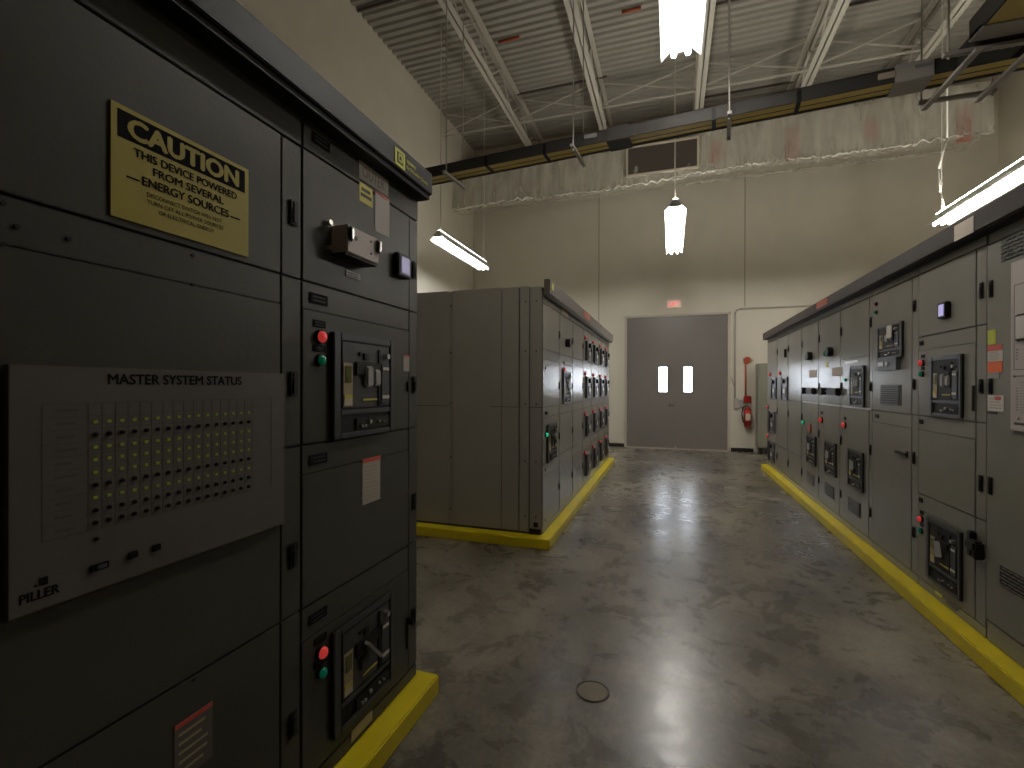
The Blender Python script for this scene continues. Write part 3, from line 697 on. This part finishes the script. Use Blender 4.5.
        s.panel('base_panel', 0, W, PAD + .002, .15, y0=.003); s.panel('latch_strip', D, W, .15, 2.19, y0=.002)
        for z0, z1 in ((1.93, 2.02), (1.0, 1.1), (.3, .4)): s.latch(a + .035, z0, z1)
        if i == 6:
            s.small_breaker(7.70, 8.10, 1.24, 1.58); s.lamp(8.18, 1.64, 'lens_red', .03)
            MB().box(s.u(7.84), s.u(7.80), -.03, 0, 1.86 - PAD, 1.98 - PAD, .006).build('door_lever', 'black', s.t)
        if i == 7:
            s.small_breaker(8.46, 8.85, 1.24, 1.58); s.small_breaker(8.55, 9.05, .68, 1.03); s.small_breaker(8.60, 9.05, .20, .52)
            s.lamp(8.95, 1.64, 'lens_red', .03); s.lamp(9.14, 1.085, 'lens_red', .03); s.lamp(9.16, .59, 'lens_red', .03)

# near right cabinet with the mimic panel
s = Sec('R', 1.6, 3.195, 'wide grey cabinet at the right edge with stickers, vents and a pale mimic panel', 'paint', 1.6, 2.29)
s.panel('top_band', 0, s.W, 2.185, 2.275, y0=.006)
s.panel('door', 0, s.W, .20, 2.185, bev=.003); s.panel('base_panel', 0, s.W, PAD + .002, .20, y0=.004)
for z0, z1 in ((1.90, 1.992), (1.392, 1.478), (.868, .962)): s.latch(3.157, z0, z1)
s.vent(2.72, 3.078, 2.063, 2.176, 6, 8); s.vent(2.72, 3.082, .425, .528, 6, 8)
s.sticker(3.118, 3.183, 1.654, 1.731, 'limelabel', label='lime yellow sticker')
p = s.sticker(3.063, 3.183, 1.565, 1.650, 'white', 'redlabel', 4, 'white sticker with a red header', .35)
s.sticker(3.066, 3.183, 1.508, 1.565, 'orange', label='bright orange sticker')
s.sticker(3.090, 3.183, 1.476, 1.508, 'midgray')
p = s.sticker(3.054, 3.182, 1.307, 1.390, 'white', None, 4, 'white sticker with a red oval')
u = s.u(3.10); MB().sph((u, -.0016, 1.375 - PAD), .03, (1, .02, .36)).build('red_oval', 'redlabel', p)
s.plate('instruction_plate', 3.105, 3.182, 1.293, 1.304, 'black', .003)
t = thing('mimic_panel', 'pale control panel with a rounded window at the right edge, marked with a line diagram', 'control panel', (XR - .001, 2.983, 1.22), -PI / 2)
MB().box(0, .95, -.012, 0, 0, .820, .002).build('board_plate', 'offwhite', t)
MB().box(.050, .30, -.024, -.012, .43, .56, .02).build('window_bezel', 'black', t)
MB().box(.062, .288, -.027, -.024, .442, .548, .006).build('window_pane', 'white', t)
q = MB().box(.025, .9, -.0126, -.012, .703, .706).box(.025, .028, -.0126, -.012, .30, .706).box(.02, .9, -.0126, -.012, .262, .267).box(.02, .9, -.0126, -.012, .295, .298)
q.cyl((.03, -.014, .264), (.03, -.012, .264), .006, n=10)
for z in (.345, .36, .375, .39): q.box(.04, .055, -.0126, -.012, z, z + .004)
for k in range(9): q.box(.042, .055, -.0126, -.012, .10 + k * .013, .104 + k * .013)
for k in range(12): q.box(.065, .5, -.0126, -.012, .09 + k * .013, .0915 + k * .013)
q.box(.028, .8, -.0126, -.012, .03, .042).cyl((.06, -.0126, .06), (.06, -.012, .06), .01, n=3)
q.build('line_diagram', 'body', t)

t = thing('cabinet_cornice', 'long brown-grey cornice along the top of the right row', 'cornice', (XR, 9.24, 2.245), -PI / 2)
MB().prism([(0.0, 0.0), (-.06, .0), (-.072, .012), (-.072, .112), (-.05, .126), (.30, .126), (.30, 0.046), (0, .046)], 'x', 0, 7.7).build('cornice_profile', 'cornice', t)
MB().box(0.02, 7.68, -.045, .01, -.004, .0).build('cornice_soffit', 'black', t)
MB().box(3.22, 3.60, -.0745, -.072, .04, .105).build('cornice_label', 'redorange', t)
MB().box(9.24 - 3.34, 9.24 - 3.16, -.0745, -.072, .008, .095).build('cornice_label', 'cream', t)
MB().box(3.10, 3.11, -.074, .0, .0, .112).box(4.95, 4.96, -.074, .0, .0, .112).build('cornice_joint', 'body', t)

# ---------------------------------------------------------------- ceiling steel
JZ = 7.0
jl = ['nearest the left wall', 'second from the left wall', 'over the middle of the aisle', 'over the right row', 'nearest the right wall']
for X, l in zip((-3.13, -1.40, .52, 2.36, 4.02), jl):
    t = thing('roof_joist', 'pale painted open web steel roof joist ' + l, 'roof joist', (X, 0, JZ), 0, 'open web roof joists')
    MB().box(-.085, -.002, -5.9, YB - .05, 0, .008).box(-.010, -.002, -5.9, YB - .05, 0, .06).box(.002, .085, -5.9, YB - .05, 0, .008).box(.002, .010, -5.9, YB - .05, 0, .06).build('bottom_chord', 'joist', t)
    MB().box(-.09, -.018, -5.9, YB - .05, .60, .615).box(-.026, -.018, -5.9, YB - .05, .54, .60).box(.018, .09, -5.9, YB - .05, .60, .615).box(.018, .026, -5.9, YB - .05, .54, .60).build('top_chord', 'joist', t)
    q = MB(); y = -5.6; up = True
    while y < YB - .9:
        q.bar((0, y, .05 if up else .57), (0, y + .62, .57 if up else .05), .022, .022); y += .62; up = not up
    q.build('web_rods', 'joist', t)
br = [(-4.9, -3.13), (-3.13, -1.40), (-1.40, .52), (.52, 2.36), (2.36, 4.02)]
for (a, b_), nm in zip(br, ('beside the left wall', 'between the two left joists', 'left of the aisle lamp', 'right of the aisle lamp', 'above the right row')):
    t = thing('joist_bridging', 'thin pale crossed bracing between roof joists ' + nm, 'bracing', (0, 9.6, JZ), 0, 'joist bracing')
    MB().bar((a + .09, 0, .012), (b_ - .09, 0, .012), .035, .025).build('horizontal_brace', 'joist', t)
    MB().bar((a + .1, -.03, .07), (b_ - .1, -.03, .52), .03, .02).bar((a + .1, .03, .52), (b_ - .1, .03, .07), .03, .02).build('diagonal_brace', 'joist', t)
for x0, x1, l in ((-2.94, -2.55, 'short red-orange pipe under the deck near the left joists'), (-.78, -.475, 'short red-orange pipe under the deck beside the aisle lamp')):
    o = MB().tube([(x0, 8.0, CEIL - .026), (x1, 8.0, CEIL - .026)], .024).build('sprinkler_pipe', 'redorange', None, True); tag(o, l, 'pipe', 'red-orange pipes')

# ---------------------------------------------------------------- lamps
LAMPZ = 3.90
def lamp_fixture(label, x, y0, y1, tube='tube', up='uplight'):
    t = thing('pendant_light', label, 'ceiling light', (x, y0, LAMPZ), 0, 'hanging fluorescent lights')
    L = y1 - y0; th = .003
    q = MB()
    for sgn in (-1, 1):
        q.prism([(sgn * .040, .105), (sgn * .142, .0), (sgn * (.142 + th), .003), (sgn * .043, .112)], 'y', .0, L)
    q.prism([(-.043, .105), (.043, .105), (.043, .112), (-.043, .112)], 'y', .0, L)
    q.build('reflector', 'reflector', t)
    MB().box(-.04, .04, .02, L - .02, .112, .165, .004).build('ballast_housing', 'reflector', t)
    MB().box(-.034, .034, .05, L - .05, .165, .178, .002).build('uplight_lens', up, t)  # added light strip hidden on top, lights the deck and upper walls
    for sx in (-.05, .05):
        MB().cyl((sx, .02, .022), (sx, L - .02, .022), .019, n=12).build('lamp_tube', tube, t, True)
    q = MB()
    for yy in (.015, L / 2, L - .015):
        q.box(-.075, .075, yy - .012, yy + .012, .05, .105)
    q.build('lamp_holder', 'reflector', t)
    q = MB()
    for yy in (.12, L - .12):
        q.cyl((0, yy, .19), (0, yy, CEIL - LAMPZ - .002), .006, n=6)
    q.build('suspension_rod', 'cable', t)
    return t
lamp_fixture('hanging fluorescent light at the top of the picture over the aisle', .065, 1.95, 3.80, 'tube_old', 'uplight_dim')
lamp_fixture('hanging fluorescent light far down the aisle, in front of the grey double door', .055, 7.02, 9.36)
lamp_fixture('hanging fluorescent light beside the left wall, above the middle row', -3.74, 7.2, 9.42, 'tube_dim', 'uplight_dim')
t = lamp_fixture('hanging fluorescent light over the right row, near the right edge', 3.87, 6.5, 8.98)
MB().tube([(0.03, 2.28, 3.68), (.03, 2.28, 1.25), (-.07, 2.28, .8), (-.05, 2.28, .45), (0.01, 2.28, .17)], .012).build('supply_cable', 'cable', t, True)

# ---------------------------------------------------------------- overhead busway
BZ = 3.60
bus_rot = -math.atan2(4.405 - 4.09, 2.34 + 1.24)
t = thing('busway', 'long dark overhead busway with a yellow underside crossing the whole room', 'busway', (-2.34, 4.405, BZ), bus_rot)
BL = 7.6
MB().box(-2.5, BL, 0, .012, 0, .105, .002).box(-2.5, BL, .17, .182, 0, .105, .002).box(-2.5, BL, 0, .182, .093, .105, .002).build('housing', 'busgray', t)
MB().box(-2.5, BL, .012, .162, .002, .03).build('yellow_underside', 'busyellow', t)
MB().box(-2.5, BL, .155, .182, -.004, .012).box(-2.5, BL, .084, .092, -.0, .004).build('edge_rail', 'busgray', t)
for x in (.599, 1.204, 2.66, 3.256, 4.9):
    MB().box(x, x + .03, -.003, .184, -.006, .09, .002).build('joint_collar', 'black', t)
MB().box(1.80, 2.0, -.01, .19, -.012, .112, .004).build('joint_box', 'busgray', t)
MB().box(3.86, 4.08, -.012, .192, -.012, .112, .004).build('joint_box', 'bussteel', t)
MB().box(1.60, 1.72, -.012, .0, .05, .09, .003).build('name_tag', 'midgray', t)
MB().box(3.76, 3.86, -.016, 0, .03, .075, .003).build('name_tag', 'cream', t)
MB().box(3.97, 4.07, -.016, 0, .06, .085, .003).build('name_tag', 'midgray', t)
for i, (x, l) in enumerate(((.19, 'under its left end'), (1.513, 'left of the joint box'), (2.79, 'right of the aisle lamp'))):
    hx = -2.34 + x * math.cos(bus_rot); hy = 4.405 + x * math.sin(bus_rot)
    h = thing('busway_hanger', 'steel channel and thin rods carrying the dark busway ' + l, 'hanger', (hx, hy, BZ), bus_rot, 'busway hangers')
    MB().box(-.016, .016, -.10, .34, -.036, -.010, .002).build('strut_channel', 'bussteel', h)
    for yy in (-.05, .29):
        MB().cyl((0, yy, -.05), (0, yy, CEIL - BZ - .01), .006, n=6).cyl((0, yy, -.055), (0, yy, -.036), .011, n=6).build('threaded_rod', 'bussteel', h)
# branch towards the camera
t = thing('busway_branch', 'dark busway branch with perforated strut frame at the upper right corner', 'busway', (0, 0, BZ))
MB().box(1.77, 1.784, -.6, 3.74, 0, .13, .002).box(2.07, 2.084, -.6, 3.74, 0, .13, .002).box(1.77, 2.084, -.6, 3.74, .118, .13, .002).build('housing', 'busgray', t)
MB().box(1.784, 2.07, -.6, 3.60, .004, .03).build('yellow_underside', 'busyellow', t)
MB().box(1.77, 2.084, 3.60, 3.745, -.004, .03, .003).build('end_plate', 'bussteel', t)
MB().box(1.84, 2.12, 3.83, 4.02, .0, .12, .004).build('tee_box', 'busgray', t)
MB().box(1.86, 2.10, 3.745, 3.83, .02, .11, .004).build('tee_neck', 'black', t)
for (p0, p1) in (((1.66, 3.79, -.03), (2.75, 3.79, -.03)), ((1.76, 4.36, -.03), (2.22, 4.36, -.03)), ((1.82, 3.74, -.055), (1.82, 4.42, -.055)), ((2.14, 3.74, -.055), (2.14, 4.42, -.055))):
    q = MB(); q.bar(p0, p1, .036, .022); f_ = q.build('strut', 'bussteel', t)
    q = MB(); d_ = Vector(p1) - Vector(p0); n_ = int(d_.length / .052)
    for k in range(n_):
        c_ = Vector(p0) + d_ * ((k + .5) / n_); q.cyl(c_ + Vector((0, 0, -.0195)), c_ + Vector((0, 0, -.017)), .009, n=8)
    q.build('strut_slots', 'offwhite', f_)
for x, y_ in ((1.69, 3.79), (2.70, 3.79), (1.78, 4.36), (2.20, 4.36)):
    MB().cyl((x, y_, -.06), (x, y_, CEIL - BZ - .002), .006, n=6).build('threaded_rod', 'bussteel', t)

# thin rods in the left background
for x, y_, z0, l in ((-4.6, 6.1, 2.4, 'first'), (-4.6, 7.0, 2.4, 'second')):
    pass

# ---------------------------------------------------------------- plastic wrapped duct
DY = 10.20
t = thing('air_duct', 'large air duct wrapped in crumpled clear plastic across the top of the back wall', 'air duct', (0, 0, 0))
MB().box(WL + .02, 5.16, DY + .14, 11.0, 5.85, 6.62, .01).build('duct_body', 'duct', t)
def zb(x): return 5.56 + (x + 4.9) * .020 + .035 * math.sin(x * 1.3) + .03 * noise.noise(Vector((x * 1.7, 0, 0)))
nx = 900; x0, x1 = WL + .03, 5.18
rows = [('f', 0), ('f', .2), ('f', .4), ('f', .55), ('f', .68), ('f', .78), ('f', .85), ('f', .90), ('f', .94), ('f', .97), ('f', 1.0), ('u', .02), ('u', .05), ('u', .09), ('u', .14), ('u', .22), ('u', .35), ('u', .55), ('u', .8), ('u', 1.0)]
b = MB(); G = []
for kind, q_ in rows:
    R_ = []
    for i in range(nx + 1):
        x = x0 + (x1 - x0) * i / nx; z1_ = zb(x)
        if kind == 'f':
            z = 6.66 + (z1_ - 6.66) * q_; yv = DY + .05 * (1 - q_)
            yv += (.012 + .02 * q_) * math.sin(x * 13 + 2.5 * noise.noise(Vector((x * 2.2, q_ * .6, 1)))) * noise.noise(Vector((x * 3, 0, 3)))
            yv += .035 * noise.noise(Vector((x * 5, q_ * 2.5, 5))) + (.075 * q_ ** 8) * noise.noise(Vector((x * 22, z * 22, 2)))
            z += (.05 * q_ ** 8) * noise.noise(Vector((x * 14, 7, z * 9)))
        else:
            z = z1_ + .22 * q_ ** 1.3 - .03 * math.sin(min(1, q_ * 8) * PI / 2)
            yv = DY + (11.05 - DY) * q_
            z += (.03 * (1 - q_) + .01) * noise.noise(Vector((x * 12, yv * 10, 4))) + .02 * noise.noise(Vector((x * 3, yv * 3, 9)))
            z = min(z, 5.83)
        R_.append(b.bm.verts.new((x, yv, z)))
    G.append(R_)
for r0, r1 in zip(G[:-1], G[1:]):
    for i in range(nx): b.bm.faces.new((r0[i], r0[i + 1], r1[i + 1], r1[i]))
b.build('plastic_sheet', 'plastic', t, True)
gx_skip = lambda x: noise.noise(Vector((x * 1.3, 11, 0))) < -.25
hm = MB(); ring = []
for i in range(nx + 1):
    x = x0 + (x1 - x0) * i / nx
    if gx_skip(x): ring.append(None); continue
    r_ = .008 + .016 * abs(noise.noise(Vector((x * 5, 0, 8)))) + .014 * noise.noise(Vector((x * 2.1, 4, 1)))
    r_ = max(.006, r_)
    cz = zb(x) + .01 + .05 * noise.noise(Vector((x * 9, 3, 0))); cy = DY - .02 + .04 * noise.noise(Vector((x * 7, 9, 2)))
    ring.append([hm.bm.verts.new((x, cy + r_ * math.cos(a_ * PI / 3) * (1 + .5 * noise.noise(Vector((x * 25, a_, 1)))), cz + r_ * 1.2 * math.sin(a_ * PI / 3) * (1 + .7 * noise.noise(Vector((x * 31, a_, 5)))))) for a_ in range(6)])
for i in range(nx):
    if ring[i] and ring[i + 1]:
        for a_ in range(6):
            hm.bm.faces.new((ring[i][a_], ring[i][(a_ + 1) % 6], ring[i + 1][(a_ + 1) % 6], ring[i + 1][a_]))
hm.build('crumpled_hem', 'hem', t, False, label='bright crumpled lower edge of the plastic')
# grille on the duct face
gx0, gx1, gz0, gz1 = -.86, .485, 5.85, 6.40
q = MB().box(gx0 - .04, gx1 + .04, DY - .035, DY + .14, gz0 - .04, gz0, .004).box(gx0 - .04, gx1 + .04, DY - .035, DY + .14, gz1, gz1 + .04, .004)
q.box(gx0 - .04, gx0, DY - .035, DY + .14, gz0, gz1, .004).box(gx1, gx1 + .04, DY - .035, DY + .14, gz0, gz1, .004)
q.build('grille_frame', 'frame', t)
q = MB().box(gx0, gx1, DY + .03, DY + .10, gz0, gz1)
for k in range(14):
    z = gz0 + (k + .5) * (gz1 - gz0) / 14; q.bar((gx0, DY + .0, z), (gx1, DY + .0, z), .008, .045)
q.build('grille_blades', 'grille', t)
for (a, c, z0, z1) in ((.74, .98, 5.92, 6.32), (2.08, 2.32, 5.76, 6.40), (3.36, 3.56, 5.95, 6.33), (4.72, 4.92, 5.70, 6.30)):
    MB().box(a, c, DY + .11, DY + .137, z0, z1, .002).build('red_tag', 'fadedred', t, label='faint red patch seen through the plastic')

# ---------------------------------------------------------------- camera
cd = bpy.data.cameras.new('camera'); cam = bpy.data.objects.new('camera', cd); COL.objects.link(cam)
cd.sensor_width = 36; cd.sensor_fit = 'HORIZONTAL'; cd.lens = 475.05 / 1024 * 36
cd.shift_y = (386.83 - 384) / 1024
cd.clip_start = .02
yaw, pt, r = .3226, -.0011, .0024
F = Vector((-math.sin(yaw) * math.cos(pt), math.cos(yaw) * math.cos(pt), math.sin(pt)))
R0 = Vector((math.cos(yaw), math.sin(yaw), 0)); U0 = R0.cross(F)
Rv = R0 * math.cos(r) + U0 * math.sin(r); Uv = -R0 * math.sin(r) + U0 * math.cos(r)
m = Matrix((Rv, Uv, -F)).transposed().to_4x4(); m.translation = Vector((0, 0, H))
cam.matrix_world = m
SC.camera = cam

w = bpy.data.worlds.new('world'); SC.world = w; w.use_nodes = True
w.node_tree.nodes['Background'].inputs[0].default_value = (0, 0, 0, 1); w.node_tree.nodes['Background'].inputs[1].default_value = 0
SC.view_settings.view_transform = 'Standard'; SC.view_settings.look = 'None'; SC.view_settings.gamma = 1
SC.view_settings.use_curve_mapping = False
SC.view_settings.exposure = 0.62
SC.cycles.max_bounces = 10; SC.cycles.diffuse_bounces = 6; SC.cycles.transparent_max_bounces = 12
SC.cycles.use_denoising = True
SC.cycles.sample_clamp_indirect = 4
